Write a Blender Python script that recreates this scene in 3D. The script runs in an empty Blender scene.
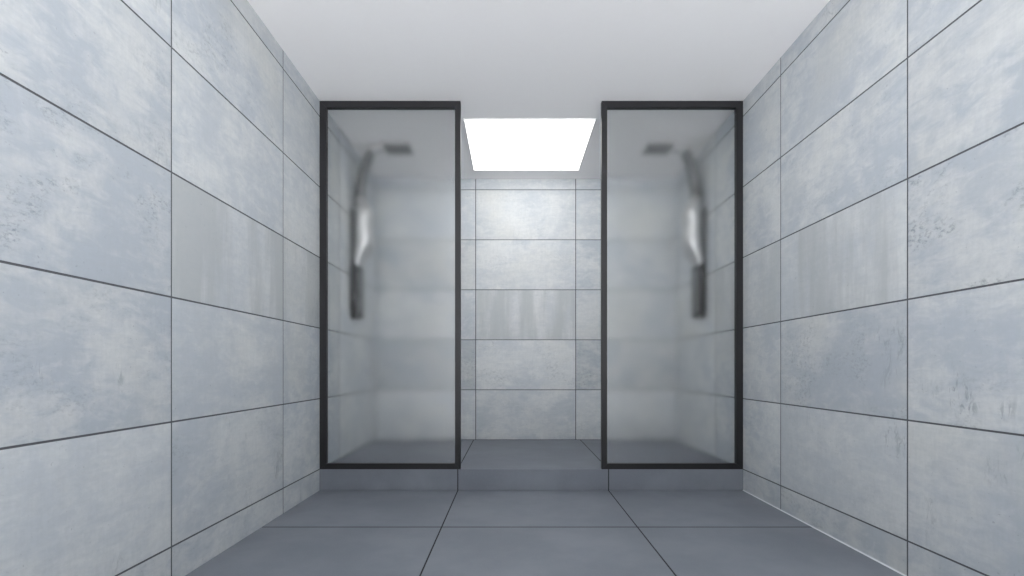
import bpy, bmesh, math, random
from mathutils import Vector, Matrix

S = bpy.context.scene
COL = S.collection

# ------------------------------------------------------------------ camera
CAM_H = 0.865
cd = bpy.data.cameras.new('camera')
cam = bpy.data.objects.new('camera', cd)
COL.objects.link(cam)
cam.location = (0, 0, CAM_H)
cam.rotation_euler = (math.pi / 2, 0, 0)
cd.sensor_width = 36.0
cd.sensor_fit = 'HORIZONTAL'
cd.lens = 18.0
cd.shift_y = (368.3 - 288) / 1024
cd.clip_start = 0.01
S.camera = cam

# ------------------------------------------------------------------ world / exposure
W = bpy.data.worlds.new('world')
S.world = W
W.use_nodes = True
# daylight from the open rear end of the room: soft sky above, made-up glow below the horizon to lift the ceiling
SKY, LOW_FILL = 0.6, 12.0
wn = W.node_tree.nodes
wl = W.node_tree.links
bg = wn['Background']
wt = wn.new('ShaderNodeTexCoord')
wx = wn.new('ShaderNodeSeparateXYZ')
wr = wn.new('ShaderNodeMapRange')
wr.inputs['From Min'].default_value = .06
wr.inputs['From Max'].default_value = -.06
wr.inputs['To Min'].default_value = SKY
wr.inputs['To Max'].default_value = LOW_FILL
wl.new(wt.outputs['Generated'], wx.inputs[0])
wl.new(wx.outputs['Z'], wr.inputs['Value'])
wl.new(wr.outputs[0], bg.inputs['Strength'])
bg.inputs['Color'].default_value = (0.98, 0.985, 1.0, 1)
LAMP, FILL = 2.8, 3.7
FILL_Y = 2.06
S.view_settings.view_transform = 'Standard'
S.view_settings.look = 'None'
S.view_settings.gamma = 1
S.view_settings.exposure = 0.10
S.view_settings.use_curve_mapping = False
S.cycles.use_denoising = True
S.cycles.max_bounces = 14
S.cycles.diffuse_bounces = 8
S.cycles.transmission_bounces = 10
S.cycles.sample_clamp_indirect = 6

# ------------------------------------------------------------------ room measures
XL, XR = -1.363, 1.637          # side walls
YB, YF = 5.12, -1.6             # end wall of the shower, rear end of the room
ZC = 2.76                       # ceiling
YS, ZS = 3.625, 0.15             # front and height of the raised shower floor
ROWS = [0.0, 0.15, 0.65, 1.15, 1.65, 2.15, 2.65, ZC]
LX0, LX1, LY0, LY1 = -0.365, 0.636, 3.886, 4.885   # ceiling light


# ------------------------------------------------------------------ helpers
def setp(o, label=None, cat=None, group=None, kind=None):
    if label: o['label'] = label
    if cat: o['category'] = cat
    if group: o['group'] = group
    if kind: o['kind'] = kind
    return o


def link(name, bm, mats, parent=None, smooth=False):
    me = bpy.data.meshes.new(name)
    bmesh.ops.recalc_face_normals(bm, faces=bm.faces[:])
    bm.to_mesh(me)
    bm.free()
    for m in (mats if isinstance(mats, (list, tuple)) else [mats]):
        me.materials.append(m)
    if smooth:
        for p in me.polygons:
            p.use_smooth = True
    o = bpy.data.objects.new(name, me)
    COL.objects.link(o)
    if parent:
        o.parent = parent
    return o


def empty(name, loc, rz=0.0):
    o = bpy.data.objects.new(name, None)
    o.location = loc
    o.rotation_euler = (0, 0, rz)
    o.empty_display_size = 0.1
    COL.objects.link(o)
    return o


def box(bm, x0, x1, y0, y1, z0, z1, bevel=0.0, mi=0):
    r = bmesh.ops.create_cube(bm, size=1.0)
    vs = r['verts']
    for v in vs:
        v.co = Vector((x0 + (v.co.x + .5) * (x1 - x0), y0 + (v.co.y + .5) * (y1 - y0), z0 + (v.co.z + .5) * (z1 - z0)))
    fs = {f for v in vs for f in v.link_faces}
    for f in fs:
        f.material_index = mi
    if bevel:
        es = list({e for v in vs for e in v.link_edges})
        bmesh.ops.bevel(bm, geom=es, offset=bevel, segments=2, affect='EDGES', profile=0.5, material=-1)


# ------------------------------------------------------------------ material helpers
def newmat(name):
    m = bpy.data.materials.new(name)
    m.use_nodes = True
    nt = m.node_tree
    return m, nt, nt.nodes['Principled BSDF']


class G:
    """small node-graph helper"""
    def __init__(s, nt):
        s.nt = nt

    def node(s, t, **kw):
        n = s.nt.nodes.new(t)
        for k, v in kw.items():
            setattr(n, k, v)
        return n

    def put(s, inp, v):
        if isinstance(v, bpy.types.NodeSocket):
            s.nt.links.new(v, inp)
        else:
            inp.default_value = v

    def math(s, op, a, b=None, clamp=False):
        n = s.node('ShaderNodeMath', operation=op, use_clamp=clamp)
        s.put(n.inputs[0], a)
        if b is not None:
            s.put(n.inputs[1], b)
        return n.outputs[0]

    def noise(s, vec, scale, detail=4, rough=.55, dist=0.0):
        n = s.node('ShaderNodeTexNoise')
        s.put(n.inputs['Vector'], vec)
        n.inputs['Scale'].default_value = scale
        n.inputs['Detail'].default_value = detail
        n.inputs['Roughness'].default_value = rough
        n.inputs['Distortion'].default_value = dist
        return n.outputs['Fac']

    def scale(s, vec, v, off=(0, 0, 0)):
        n = s.node('ShaderNodeMapping')
        s.put(n.inputs['Vector'], vec)
        n.inputs['Scale'].default_value = v
        n.inputs['Location'].default_value = off
        return n.outputs[0]

    def ramp(s, f, a, b):
        n = s.node('ShaderNodeMapRange', interpolation_type='SMOOTHSTEP')
        s.put(n.inputs['Value'], f)
        n.inputs['From Min'].default_value = a
        n.inputs['From Max'].default_value = b
        return n.outputs[0]

    def mix(s, f, a, b):
        n = s.node('ShaderNodeMix', data_type='RGBA')
        s.put(n.inputs[0], f)
        s.put(n.inputs[6], a)
        s.put(n.inputs[7], b)
        return n.outputs[2]

    def attr(s, name):
        n = s.node('ShaderNodeAttribute', attribute_name=name)
        return n.outputs['Fac']

    def bump(s, h, strength, dist):
        n = s.node('ShaderNodeBump')
        s.put(n.inputs['Height'], h)
        n.inputs['Strength'].default_value = strength
        n.inputs['Distance'].default_value = dist
        return n.outputs[0]


def wall_tile_mat():
    m, nt, p = newmat('glazed_concrete_tile')
    g = G(nt)
    uv = g.node('ShaderNodeUVMap', uv_map='UVMap').outputs[0]
    rnd = g.attr('rnd')
    comb = g.node('ShaderNodeCombineXYZ')
    g.put(comb.inputs[2], g.math('MULTIPLY', rnd, 53.0))
    va = g.node('ShaderNodeVectorMath', operation='ADD')
    g.put(va.inputs[0], uv)
    g.put(va.inputs[1], comb.outputs[0])
    P = va.outputs[0]
    light = (0.580, 0.596, 0.598, 1)
    blue = (0.415, 0.452, 0.497, 1)
    grey = (0.395, 0.415, 0.425, 1)
    warm = (0.555, 0.558, 0.530, 1)
    dark = (0.17, 0.195, 0.22, 1)
    # large soft clouds
    n1 = g.ramp(g.math('ADD', g.math('MULTIPLY', g.noise(P, 2.4, 6, .62, .3), .62), g.math('MULTIPLY', g.noise(g.scale(P, (1, 2.2, 1), (6, 1, 3)), 9, 6, .68, .6), .38)), .395, .60)
    c = g.mix(g.math('MULTIPLY', n1, g.math('MULTIPLY_ADD', g.attr('blue'), .8)), light, blue)
    # horizontal wiped bands
    n2 = g.ramp(g.noise(g.scale(P, (1.0, 5.0, 1.0), (3, 7, 2)), 1.9, 6, .68, .5), .44, .68)
    c = g.mix(g.math('MULTIPLY', n2, g.math('MULTIPLY', g.attr('wipe'), .75)), c, blue)
    # vertical streaks
    n3 = g.ramp(g.noise(g.scale(P, (3.6, .42, 1.0), (1, 2, 9)), 1.1, 7, .62), .42, .60)
    c = g.mix(g.math('MULTIPLY', n3, g.math('MULTIPLY', g.attr('streak'), .85)), c, grey)
    # warm pale clouds
    n4 = g.ramp(g.noise(g.scale(P, (1, 1, 1), (11, 5, 4)), 2.0, 4, .5), .48, .70)
    c = g.mix(g.math('MULTIPLY', n4, g.attr('warm')), c, warm)
    # fine weave
    n5 = g.noise(g.scale(P, (90, 9, 1)), 1.0, 3, .6)
    n6 = g.noise(g.scale(P, (9, 90, 1)), 1.0, 3, .6)
    w = g.ramp(g.math('ADD', n5, n6), .80, 1.25)
    c = g.mix(g.math('MULTIPLY', w, .18), c, grey)
    # fine mineral grain
    gr = g.ramp(g.noise(P, 38, 6, .72), .36, .66)
    c = g.mix(g.math('MULTIPLY', gr, .20), c, (0.36, 0.395, 0.42, 1))
    # worn speckled patches
    mask = g.ramp(g.noise(g.scale(P, (1, 1.4, 1), (4, 1, 6)), 3.1, 4, .6, .4), .47, .66)
    sp = g.ramp(g.noise(g.scale(P, (1, 1.5, 1)), 44, 6, .74), .47, .66)
    c = g.mix(g.math('MULTIPLY', g.math('MULTIPLY', sp, mask), g.math('MULTIPLY', g.attr('speck'), .85)), c, dark)
    # a few pits everywhere
    pit = g.ramp(g.noise(P, 70, 2, .5), .715, .76)
    c = g.mix(g.math('MULTIPLY', pit, .35), c, dark)
    # brushy marks
    bm_ = g.ramp(g.noise(g.scale(P, (1.3, .8, 1), (8, 3, 1)), 3.4, 2, .5), .60, .70)
    br = g.ramp(g.noise(g.scale(P, (26, 8, 1)), 1.4, 4, .7, 1.2), .50, .64)
    c = g.mix(g.math('MULTIPLY', g.math('MULTIPLY', bm_, br), g.math('MULTIPLY', g.attr('brush'), .8)), c, dark)
    # whole-tile tone
    hsv = g.node('ShaderNodeHueSaturation')
    g.put(hsv.inputs['Value'], g.attr('tone'))
    g.put(hsv.inputs['Color'], c)
    g.put(p.inputs['Base Color'], hsv.outputs[0])
    p.inputs['Roughness'].default_value = .48
    p.inputs['Specular IOR Level'].default_value = .35
    g.put(p.inputs['Normal'], g.bump(g.math('ADD', n5, sp), .12, .002))
    return m


def floor_mat():
    m, nt, p = newmat('dark_floor_tile')
    g = G(nt)
    co = g.node('ShaderNodeTexCoord').outputs['Object']
    a = g.ramp(g.noise(co, 2.2, 5, .6), .36, .68)
    b = g.noise(co, 130, 3, .6)
    c = g.mix(a, (0.155, 0.169, 0.200, 1), (0.190, 0.206, 0.238, 1))
    c = g.mix(g.math('MULTIPLY', g.ramp(b, .45, .70), .30), c, (0.20, 0.215, 0.235, 1))
    g.put(p.inputs['Base Color'], c)
    g.put(p.inputs['Roughness'], .52)
    p.inputs['Specular IOR Level'].default_value = .4
    g.put(p.inputs['Normal'], g.bump(b, .06, .001))
    return m


def plain(name, col, rough=.5, metal=0.0, spec=.5, nscale=60, amt=.06, bump=.03):
    m, nt, p = newmat(name)
    g = G(nt)
    co = g.node('ShaderNodeTexCoord').outputs['Object']
    n = g.noise(co, nscale, 3, .6)
    c = g.mix(g.math('MULTIPLY', n, amt * 2), (*col, 1), (col[0] * .6, col[1] * .6, col[2] * .6, 1))
    g.put(p.inputs['Base Color'], c)
    p.inputs['Roughness'].default_value = rough
    p.inputs['Metallic'].default_value = metal
    p.inputs['Specular IOR Level'].default_value = spec
    if bump:
        g.put(p.inputs['Normal'], g.bump(n, bump, .001))
    return m


def frosted_glass():
    m, nt, p = newmat('frosted_glass')
    nt.nodes.remove(p)
    g = G(nt)
    out = nt.nodes['Material Output']
    gl = g.node('ShaderNodeBsdfGlass', distribution='BECKMANN')
    gl.inputs['Color'].default_value = (0.995, 0.997, 0.995, 1)
    gl.inputs['IOR'].default_value = 1.25
    co = g.node('ShaderNodeTexCoord').outputs['Object']
    n = g.noise(co, 4.0, 2, .5)
    g.put(gl.inputs['Roughness'], g.math('MULTIPLY_ADD', n, .02, ))
    gl.inputs['Roughness'].links[0].from_node.inputs[2].default_value = .258
    nt.links.new(gl.outputs[0], out.inputs[0])
    return m


def lamp_mat(strength):
    m, nt, p = newmat('lit_diffuser')
    p.inputs['Base Color'].default_value = (.9, .9, .9, 1)
    p.inputs['Emission Color'].default_value = (1, .985, .96, 1)
    p.inputs['Emission Strength'].default_value = strength
    return m


M_TILE = wall_tile_mat()
M_GROUT = plain('wall_grout', (0.10, 0.105, 0.115), .9, 0, .2)
M_FLOOR = floor_mat()
M_FGROUT = plain('floor_grout', (0.03, 0.032, 0.036), .9, 0, .2)
M_CEIL = plain('painted_plaster', (0.915, 0.905, 0.905), .8, 0, .25, 25, .02)
M_BLACK = plain('black_metal', (0.013, 0.013, 0.015), .45, 0, .3, 90, .1)
M_STEEL = plain('polished_steel', (0.58, 0.585, 0.59), .54, 1.0, .5, 40, .04, 0)
M_DSTEEL = plain('dark_steel', (0.20, 0.205, 0.21), .36, 1.0, .5, 40, .05, 0)
M_GUN = plain('gunmetal', (0.06, 0.062, 0.066), .34, 1.0, .5, 40, .05, 0)
M_WHITE = plain('white_enamel', (0.8, 0.8, 0.8), .4, 0, .5, 40, .02)
M_LEAK = plain('painted_light_leak', (0.72, 0.75, 0.77), .5, 0, .5, 80, .05)
M_GLASS = frosted_glass()
M_LAMP, M_FILL = lamp_mat(LAMP), lamp_mat(FILL)

FEATS = ('rnd', 'blue', 'wipe', 'streak', 'warm', 'speck', 'brush', 'tone')


# ------------------------------------------------------------------ tiled walls
def tiled_wall(name, org, ud, nd, us, vs, feats, pad, gap=.0072, vgap=.0078, depth=.0014):
    """Tiles laid on a grout bed. org + u*ud + v*Z; nd points into the room; the tile face lies on the plane."""
    ud, nd, zd = Vector(ud), Vector(nd), Vector((0, 0, 1))
    org = Vector(org)
    bm = bmesh.new()
    uvl = bm.loops.layers.uv.new('UVMap')
    lay = {k: bm.faces.layers.float.new(k) for k in FEATS}

    def P(u, v, d):
        return org + ud * u + zd * v + nd * d
    # backing slab
    corners = [(us[0] - pad[0], vs[0] - .1), (us[-1] + pad[1], vs[0] - .1), (us[-1] + pad[1], vs[-1] + .1), (us[0] - pad[0], vs[-1] + .1)]
    fr = [bm.verts.new(P(u, v, -depth)) for u, v in corners]
    bk = [bm.verts.new(P(u, v, -.12)) for u, v in corners]
    fs = [bm.faces.new(fr), bm.faces.new(bk[::-1])]
    for i in range(4):
        j = (i + 1) % 4
        fs.append(bm.faces.new((fr[i], bk[i], bk[j], fr[j])))
    for f in fs:
        f.material_index = 1
    e, ev = gap / 2, vgap / 2
    ch = .0007
    for ci in range(len(us) - 1):
        for ri in range(len(vs) - 1):
            u0 = us[ci] + (ev if ci else 0)
            u1 = us[ci + 1] - (ev if ci < len(us) - 2 else 0)
            v0 = vs[ri] + (e if ri else 0)
            v1 = vs[ri + 1] - (e if ri < len(vs) - 2 else 0)
            ft = feats(ci, ri)
            lo = [bm.verts.new(P(u, v, -depth)) for u, v in ((u0, v0), (u1, v0), (u1, v1), (u0, v1))]
            mi = [bm.verts.new(P(u, v, -ch)) for u, v in ((u0, v0), (u1, v0), (u1, v1), (u0, v1))]
            up = [bm.verts.new(P(u, v, 0)) for u, v in ((u0 + ch, v0 + ch), (u1 - ch, v0 + ch), (u1 - ch, v1 - ch), (u0 + ch, v1 - ch))]
            faces = [bm.faces.new(up)]
            for i in range(4):
                j = (i + 1) % 4
                sf = bm.faces.new((lo[i], lo[j], mi[j], mi[i]))
                sf.material_index = 1
                faces.append(sf)
                faces.append(bm.faces.new((mi[i], mi[j], up[j], up[i])))
            for f in faces:
                for k in FEATS:
                    f[lay[k]] = ft[k]
                for l in f.loops:
                    d = l.vert.co - org
                    l[uvl].uv = (d.dot(ud) - us[ci], d.dot(zd) - vs[ri])
    o = link(name, bm, [M_TILE, M_GROUT])
    return setp(o, kind='structure')


def feats_for(seed, table):
    rg = random.Random(seed)
    cache = {}

    def f(ci, ri):
        if (ci, ri) not in cache:
            d = dict(rnd=rg.random(), blue=rg.uniform(.35, .8), wipe=rg.uniform(0, .4), streak=0.0,
                     warm=rg.uniform(0, .45), speck=rg.choice([.1, .25, .5]), brush=rg.choice([0, 0, .4]),
                     tone=rg.uniform(.97, 1.03))
            d.update(table.get((ci, ri), {}))
            cache[(ci, ri)] = d
        return cache[(ci, ri)]
    return f


# rows: 0 floor strip, 1 .15-.65, 2 .65-1.15, 3 1.15-1.65, 4 1.65-2.15, 5 2.15-2.65, 6 strip
left_us = [0, .45, 1.45, 2.45, 3.45, 4.45, 5.45, 6.45, 7.45, YB - YF]       # y = YF + u
left_us = [YF] + [5.05 - k for k in range(7, -1, -1) if 5.05 - k > YF + .05] + [YB]
right_us = [YF] + [5.12 - k for k in range(7, 0, -1) if 5.12 - k > YF + .05] + [YB]
nL = len(left_us)
# column holding y 1.05..2.05 on the left is index i1
i1 = max(i for i, y in enumerate(left_us) if y < 1.5)
tl = {(i1, 4): dict(tone=.94, blue=.95, wipe=.5, speck=.25, warm=.1, brush=.3),  # near column: lowered tone paints in light falloff, blue is tile colour
      (i1, 3): dict(tone=.95, speck=.9, blue=.7, wipe=.4),
      (i1, 2): dict(tone=.95, blue=.85, brush=.9, speck=.35),
      (i1, 1): dict(blue=.25, speck=.1, wipe=.1, tone=1.03),
      (i1 + 1, 5): dict(warm=.6, speck=.5, blue=.7),
      (i1 + 1, 4): dict(blue=.45, speck=.2, warm=.2),
      (i1 + 1, 3): dict(streak=1.0, blue=.25, speck=.1, brush=0),
      (i1 + 1, 2): dict(wipe=1.0, blue=.4, speck=.1),
      (i1 + 1, 1): dict(brush=.7, blue=.5, speck=.3),
      (i1 + 2, 3): dict(streak=.9, blue=.3), (i1 + 2, 2): dict(blue=.8, wipe=.3),
      (i1 + 2, 4): dict(warm=.5, blue=.3, speck=.1), (i1 + 2, 5): dict(warm=.6, blue=.3, speck=.1)}
j1 = max(i for i, y in enumerate(right_us) if y < 1.5)
tr = {(j1, 4): dict(tone=.95, blue=.9, wipe=.6, warm=.4, speck=.2),  # near column again: light falloff painted through the tone
      (j1, 3): dict(tone=.96, blue=.7, speck=.9),
      (j1, 2): dict(blue=.6, brush=.8, speck=.4),
      (j1, 1): dict(blue=.5, speck=.1),
      (j1 + 1, 5): dict(warm=.5, blue=.6, wipe=.3),
      (j1 + 1, 4): dict(warm=.4, blue=.7, speck=.3, brush=.3),
      (j1 + 1, 3): dict(streak=.9, blue=.2, speck=.1, brush=0),
      (j1 + 1, 2): dict(wipe=.6, blue=.6, warm=.5, brush=.4, tone=.97),
      (j1 + 1, 1): dict(blue=.15, brush=.5, speck=.2, tone=1.03),
      (j1 + 2, 3): dict(streak=.6, blue=.2), (j1 + 2, 1): dict(blue=.8),
      (j1 + 2, 2): dict(blue=.6, warm=.4)}
for t, k in ((tl, i1 + 3), (tr, j1 + 3)):          # beige tiles in the shower bays, tone raised to paint in lamp light
    for r in range(7):
        t[(k, r)] = dict(blue=.25 if r % 2 else .45, warm=.5, speck=.1, brush=0, wipe=.1, tone=1.10)
    t[(k - 1, 1)] = dict(t.get((k - 1, 1), {}), tone=1.05)
tb = {(1, 0): dict(blue=.4), (1, 2): dict(blue=.4, warm=.4), (1, 3): dict(streak=1.0, blue=.2), (1, 1): dict(blue=.5, wipe=.3), (1, 4): dict(blue=.4, warm=.4),
      (1, 5): dict(warm=.6, blue=.3),
      (0, 1): dict(blue=.3, tone=1.02), (0, 2): dict(blue=.6, wipe=.6, tone=.86), (0, 3): dict(blue=.7, tone=.97), (0, 4): dict(warm=.5, blue=.5, tone=.91),  # tones differ by tile; outer columns also dimmed to paint in corner shade
      (0, 5): dict(blue=.4, tone=1.0),
      (2, 1): dict(blue=.3, tone=1.02), (2, 2): dict(blue=.8, tone=.86), (2, 3): dict(warm=.4, blue=.3, tone=.94), (2, 4): dict(blue=.8, tone=.96),
      (2, 5): dict(blue=.4, tone=1.0)}
tiled_wall('wall_left', (XL, 0, 0), (0, 1, 0), (1, 0, 0), left_us, ROWS, feats_for(11, tl), (0, .1))
tiled_wall('wall_right', (XR, 0, 0), (0, 1, 0), (-1, 0, 0), right_us, ROWS, feats_for(23, tr), (0, .1))
tiled_wall('wall_back', (0, YB, 0), (1, 0, 0), (0, -1, 0), [XL, -.363, .637, XR], ROWS, feats_for(5, tb), (.1, .1))


# ------------------------------------------------------------------ floors
def slab_floor(name, xs, ys, z, thick, riser=False, gap=.0075, ygap=.013, depth=.0015):
    bm = bmesh.new()
    box(bm, xs[0] - .06, xs[-1] + .06, ys[0] + (depth if riser else 0), ys[-1] + .06, z - thick, z - depth, mi=1)
    e, ey = gap / 2, ygap / 2
    for i in range(len(xs) - 1):
        for j in range(len(ys) - 1):
            x0 = xs[i] + (e if i else 0)
            x1 = xs[i + 1] - (e if i < len(xs) - 2 else 0)
            y0 = ys[j] + (ey if j else 0)
            y1 = ys[j + 1] - (ey if j < len(ys) - 2 else 0)
            box(bm, x0 - (.05 if i == 0 else 0), x1 + (.05 if i == len(xs) - 2 else 0), y0, y1 + (.05 if j == len(ys) - 2 and riser else 0), (z - thick if riser and j == 0 else z - .02), z, bevel=.0008)
    return setp(link(name, bm, [M_FLOOR, M_FGROUT]), kind='structure')


FX = [XL, -.384, .684, XR]
slab_floor('floor', FX, [YF] + [y for y in (-1.48, -.412, .656, 1.724, 2.792) if y > YF + .05] + [YS + .02], 0.0, .12)
slab_floor('raised_floor', FX, [YS, YB], ZS, .15, riser=True)

# ------------------------------------------------------------------ ceiling
bm = bmesh.new()
box(bm, XL - .12, XR + .12, YF, YB + .12, ZC, ZC + .14)
setp(link('ceiling', bm, M_CEIL), kind='structure')

# pale strip painted as a thin light leak along the foot of the right wall
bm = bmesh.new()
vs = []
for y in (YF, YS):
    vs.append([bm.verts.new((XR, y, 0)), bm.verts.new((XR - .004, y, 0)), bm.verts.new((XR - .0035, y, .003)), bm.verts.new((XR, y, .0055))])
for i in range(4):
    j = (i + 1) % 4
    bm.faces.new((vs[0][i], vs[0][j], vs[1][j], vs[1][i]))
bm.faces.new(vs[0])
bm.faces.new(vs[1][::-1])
setp(link('light_leak_1', bm, M_LEAK), kind='structure')

# ------------------------------------------------------------------ ceiling light
def ceiling_light(cx, cy, hx, hy, label, mat):
    r = empty('ceiling_light', (cx, cy, ZC))
    setp(r, label, 'ceiling light')
    bm = bmesh.new()
    box(bm, -hx + .004, hx - .004, -hy + .004, hy - .004, -.006, 0, .001)
    link('diffuser', bm, mat, r)
    bm = bmesh.new()
    for a, b, c, d in ((-hx - .006, hx + .006, -hy - .006, -hy + .004), (-hx - .006, hx + .006, hy - .004, hy + .006),
                       (-hx - .006, -hx + .004, -hy + .004, hy - .004), (hx - .004, hx + .006, -hy + .004, hy - .004)):
        box(bm, a, b, c, d, -.007, 0, .001)
    link('rim', bm, M_WHITE, r)
    return r


HX, HY = (LX1 - LX0) / 2, (LY1 - LY0) / 2
ceiling_light((LX0 + LX1) / 2, (LY0 + LY1) / 2, HX, HY,
              'large square glowing white light panel in the ceiling between the two shower screens', M_LAMP)
# added unseen fill panel, built like the real fitting, brightens the entrance half
ceiling_light((LX0 + LX1) / 2, FILL_Y, HX, HY, 'added fill light panel, unseen, in the ceiling well in front of the shower step', M_FILL)

# ------------------------------------------------------------------ shower screens
def member(pts, y0, y1):
    """one mitred frame member: four (x, z) corners swept in y, with soft edges"""
    bm = bmesh.new()
    a = [bm.verts.new((x, y0, z)) for x, z in pts]
    b = [bm.verts.new((x, y1, z)) for x, z in pts]
    bm.faces.new(a)
    bm.faces.new(b[::-1])
    for i in range(4):
        j = (i + 1) % 4
        bm.faces.new((a[i], b[i], b[j], a[j]))
    bmesh.ops.bevel(bm, geom=bm.edges[:], offset=.0012, segments=1, affect='EDGES')
    return bm


def screen(x0, x1, lw, rw, label):
    cx = (x0 + x1) / 2
    r = empty('shower_screen', (cx, YS + .02, ZS))
    setp(r, label, 'shower screen', 'framed frosted glass shower screens', 'thing')
    a, b = x0 - cx, x1 - cx
    h = ZC - ZS - .001
    tw, bw = .046, .039
    y0, y1 = -.02, .02
    ia, ib, it, ib_ = a + lw, b - rw, h - tw, bw
    link('stile', member([(a, 0), (ia, ib_), (ia, it), (a, h)], y0, y1), M_BLACK, r)
    link('stile', member([(ib, ib_), (b, 0), (b, h), (ib, it)], y0, y1), M_BLACK, r)
    link('top_rail', member([(ia, it), (ib, it), (b, h), (a, h)], y0, y1), M_BLACK, r)
    link('bottom_rail', member([(a, 0), (b, 0), (ib, ib_), (ia, ib_)], y0, y1), M_BLACK, r)
    bm = bmesh.new()
    box(bm, ia - .003, ib + .003, -.004, .004, ib_ - .003, it + .003)
    link('glass_pane', bm, M_GLASS, r)
    return r


screen(XL + .0005, -.365, .046, .039, 'black framed frosted glass shower screen standing against the left tiled wall')
screen(.635, XR - .0005, .039, .046, 'black framed frosted glass shower screen standing against the right tiled wall')


# ------------------------------------------------------------------ shower columns
def catmull(pts, n=8):
    out = []
    for i in range(len(pts) - 1):
        p0 = pts[max(i - 1, 0)]
        p1, p2 = pts[i], pts[i + 1]
        p3 = pts[min(i + 2, len(pts) - 1)]
        for k in range(n):
            t = k / n
            out.append(tuple(.5 * (2 * b + (c - a) * t + (2 * a - 5 * b + 4 * c - d) * t * t + (3 * b - a - 3 * c + d) * t ** 3)
                             for a, b, c, d in zip(p0, p1, p2, p3)))
    out.append(tuple(pts[-1]))
    return out


def sweep(pts, power=.55, nseg=20):
    """pts: (u, z, half thickness, half width); closed tube in the u-z plane with a soft rectangular section"""
    P = catmull(pts)
    bm = bmesh.new()
    rings = []
    for i, (u, z, t, w) in enumerate(P):
        q0, q1 = P[max(i - 1, 0)], P[min(i + 1, len(P) - 1)]
        tg = Vector((q1[0] - q0[0], 0, q1[1] - q0[1])).normalized()
        nn = Vector((tg.z, 0, -tg.x))
        ring = []
        for k in range(nseg):
            a = 2 * math.pi * k / nseg
            ca, sa = math.cos(a), math.sin(a)
            ca = math.copysign(abs(ca) ** power, ca)
            sa = math.copysign(abs(sa) ** power, sa)
            ring.append(bm.verts.new(Vector((u, 0, z)) + nn * (t * ca) + Vector((0, w * sa, 0))))
        rings.append(ring)
    for r0, r1 in zip(rings, rings[1:]):
        for k in range(nseg):
            j = (k + 1) % nseg
            bm.faces.new((r0[k], r0[j], r1[j], r1[k]))
    bm.faces.new(rings[0][::-1])
    bm.faces.new(rings[-1])
    return bm


def shower_column(label):
    """local frame: wall plane x = 0, x grows into the room, z = 0 at the raised floor"""
    r = empty('shower_column', (XL, 4.375, ZS))
    setp(r, label, 'shower', 'wall mounted shower columns behind the frosted screens')
    z0 = -ZS
    # curved steel spine: low end, bulging middle, neck leaning away from the wall
    o = link('column_body', sweep([(.058, 1.73, .030, .085), (.072, 1.80, .042, .10), (.108, 1.93, .066, .115), (.102, 2.08, .060, .115),
                                   (.108, 2.18, .064, .115), (.074, 2.31, .034, .09)]), M_STEEL, r, True)
    o.data.transform(Matrix.Translation((0, 0, z0)))
    o = link('neck', sweep([(.068, 2.29, .034, .08), (.072, 2.40, .029, .07), (.095, 2.54, .028, .065), (.135, 2.66, .026, .06),
                            (.165, 2.710, .020, .055)]), M_DSTEEL, r, True)
    o.data.transform(Matrix.Translation((0, 0, z0)))
    o = link('arm', sweep([(.140, 2.706, .020, .050), (.180, 2.728, .020, .045), (.235, 2.737, .017, .040), (.288, 2.741, .010, .034)]), M_STEEL, r, True)
    o.data.transform(Matrix.Translation((0, 0, z0)))
    # lower housing, plate and handset cradle
    bm = bmesh.new()
    box(bm, .018, .076, -.085, .085, 1.295 + z0, 1.78 + z0, .012)
    low = link('lower_housing', bm, M_GUN, r)
    bm = bmesh.new()
    box(bm, .076, .080, -.066, .066, 1.33 + z0, 1.70 + z0, .0015)
    link('face_plate', bm, M_DSTEEL, low)
    bm = bmesh.new()
    box(bm, .0, .019, -.05, .05, 1.36 + z0, 2.22 + z0, .003)
    link('wall_bracket', bm, M_DSTEEL, r)
    # rain head
    bm = bmesh.new()
    box(bm, .275, .505, -.105, .105, 2.734 + z0, 2.751 + z0, .004)
    hd = link('shower_head', bm, M_STEEL, r)
    bm = bmesh.new()
    box(bm, .285, .495, -.095, .095, 2.731 + z0, 2.735 + z0, .001)
    for i in range(8):
        for j in range(8):
            x, y = .300 + i * .0257, -.080 + j * .0229
            bmesh.ops.create_cone(bm, cap_ends=True, segments=8, radius1=.0035, radius2=.0045, depth=.004,
                                  matrix=Matrix.Translation((x, y, 2.7295 + z0)))
    link('nozzle_plate', bm, M_DSTEEL, hd)
    return r


colL = shower_column('steel shower column with square rain head, mounted on the left wall behind frosted glass')


def copy_tree(o, parent=None):
    c = o.copy()
    COL.objects.link(c)
    c.parent = parent
    for ch in list(o.children):
        copy_tree(ch, c)
    return c


colR = copy_tree(colL)
colR.location = (XR, 4.375, ZS)
colR.rotation_euler = (0, 0, math.pi)
colR['label'] = 'steel shower column with square rain head, mounted on the right wall behind frosted glass'
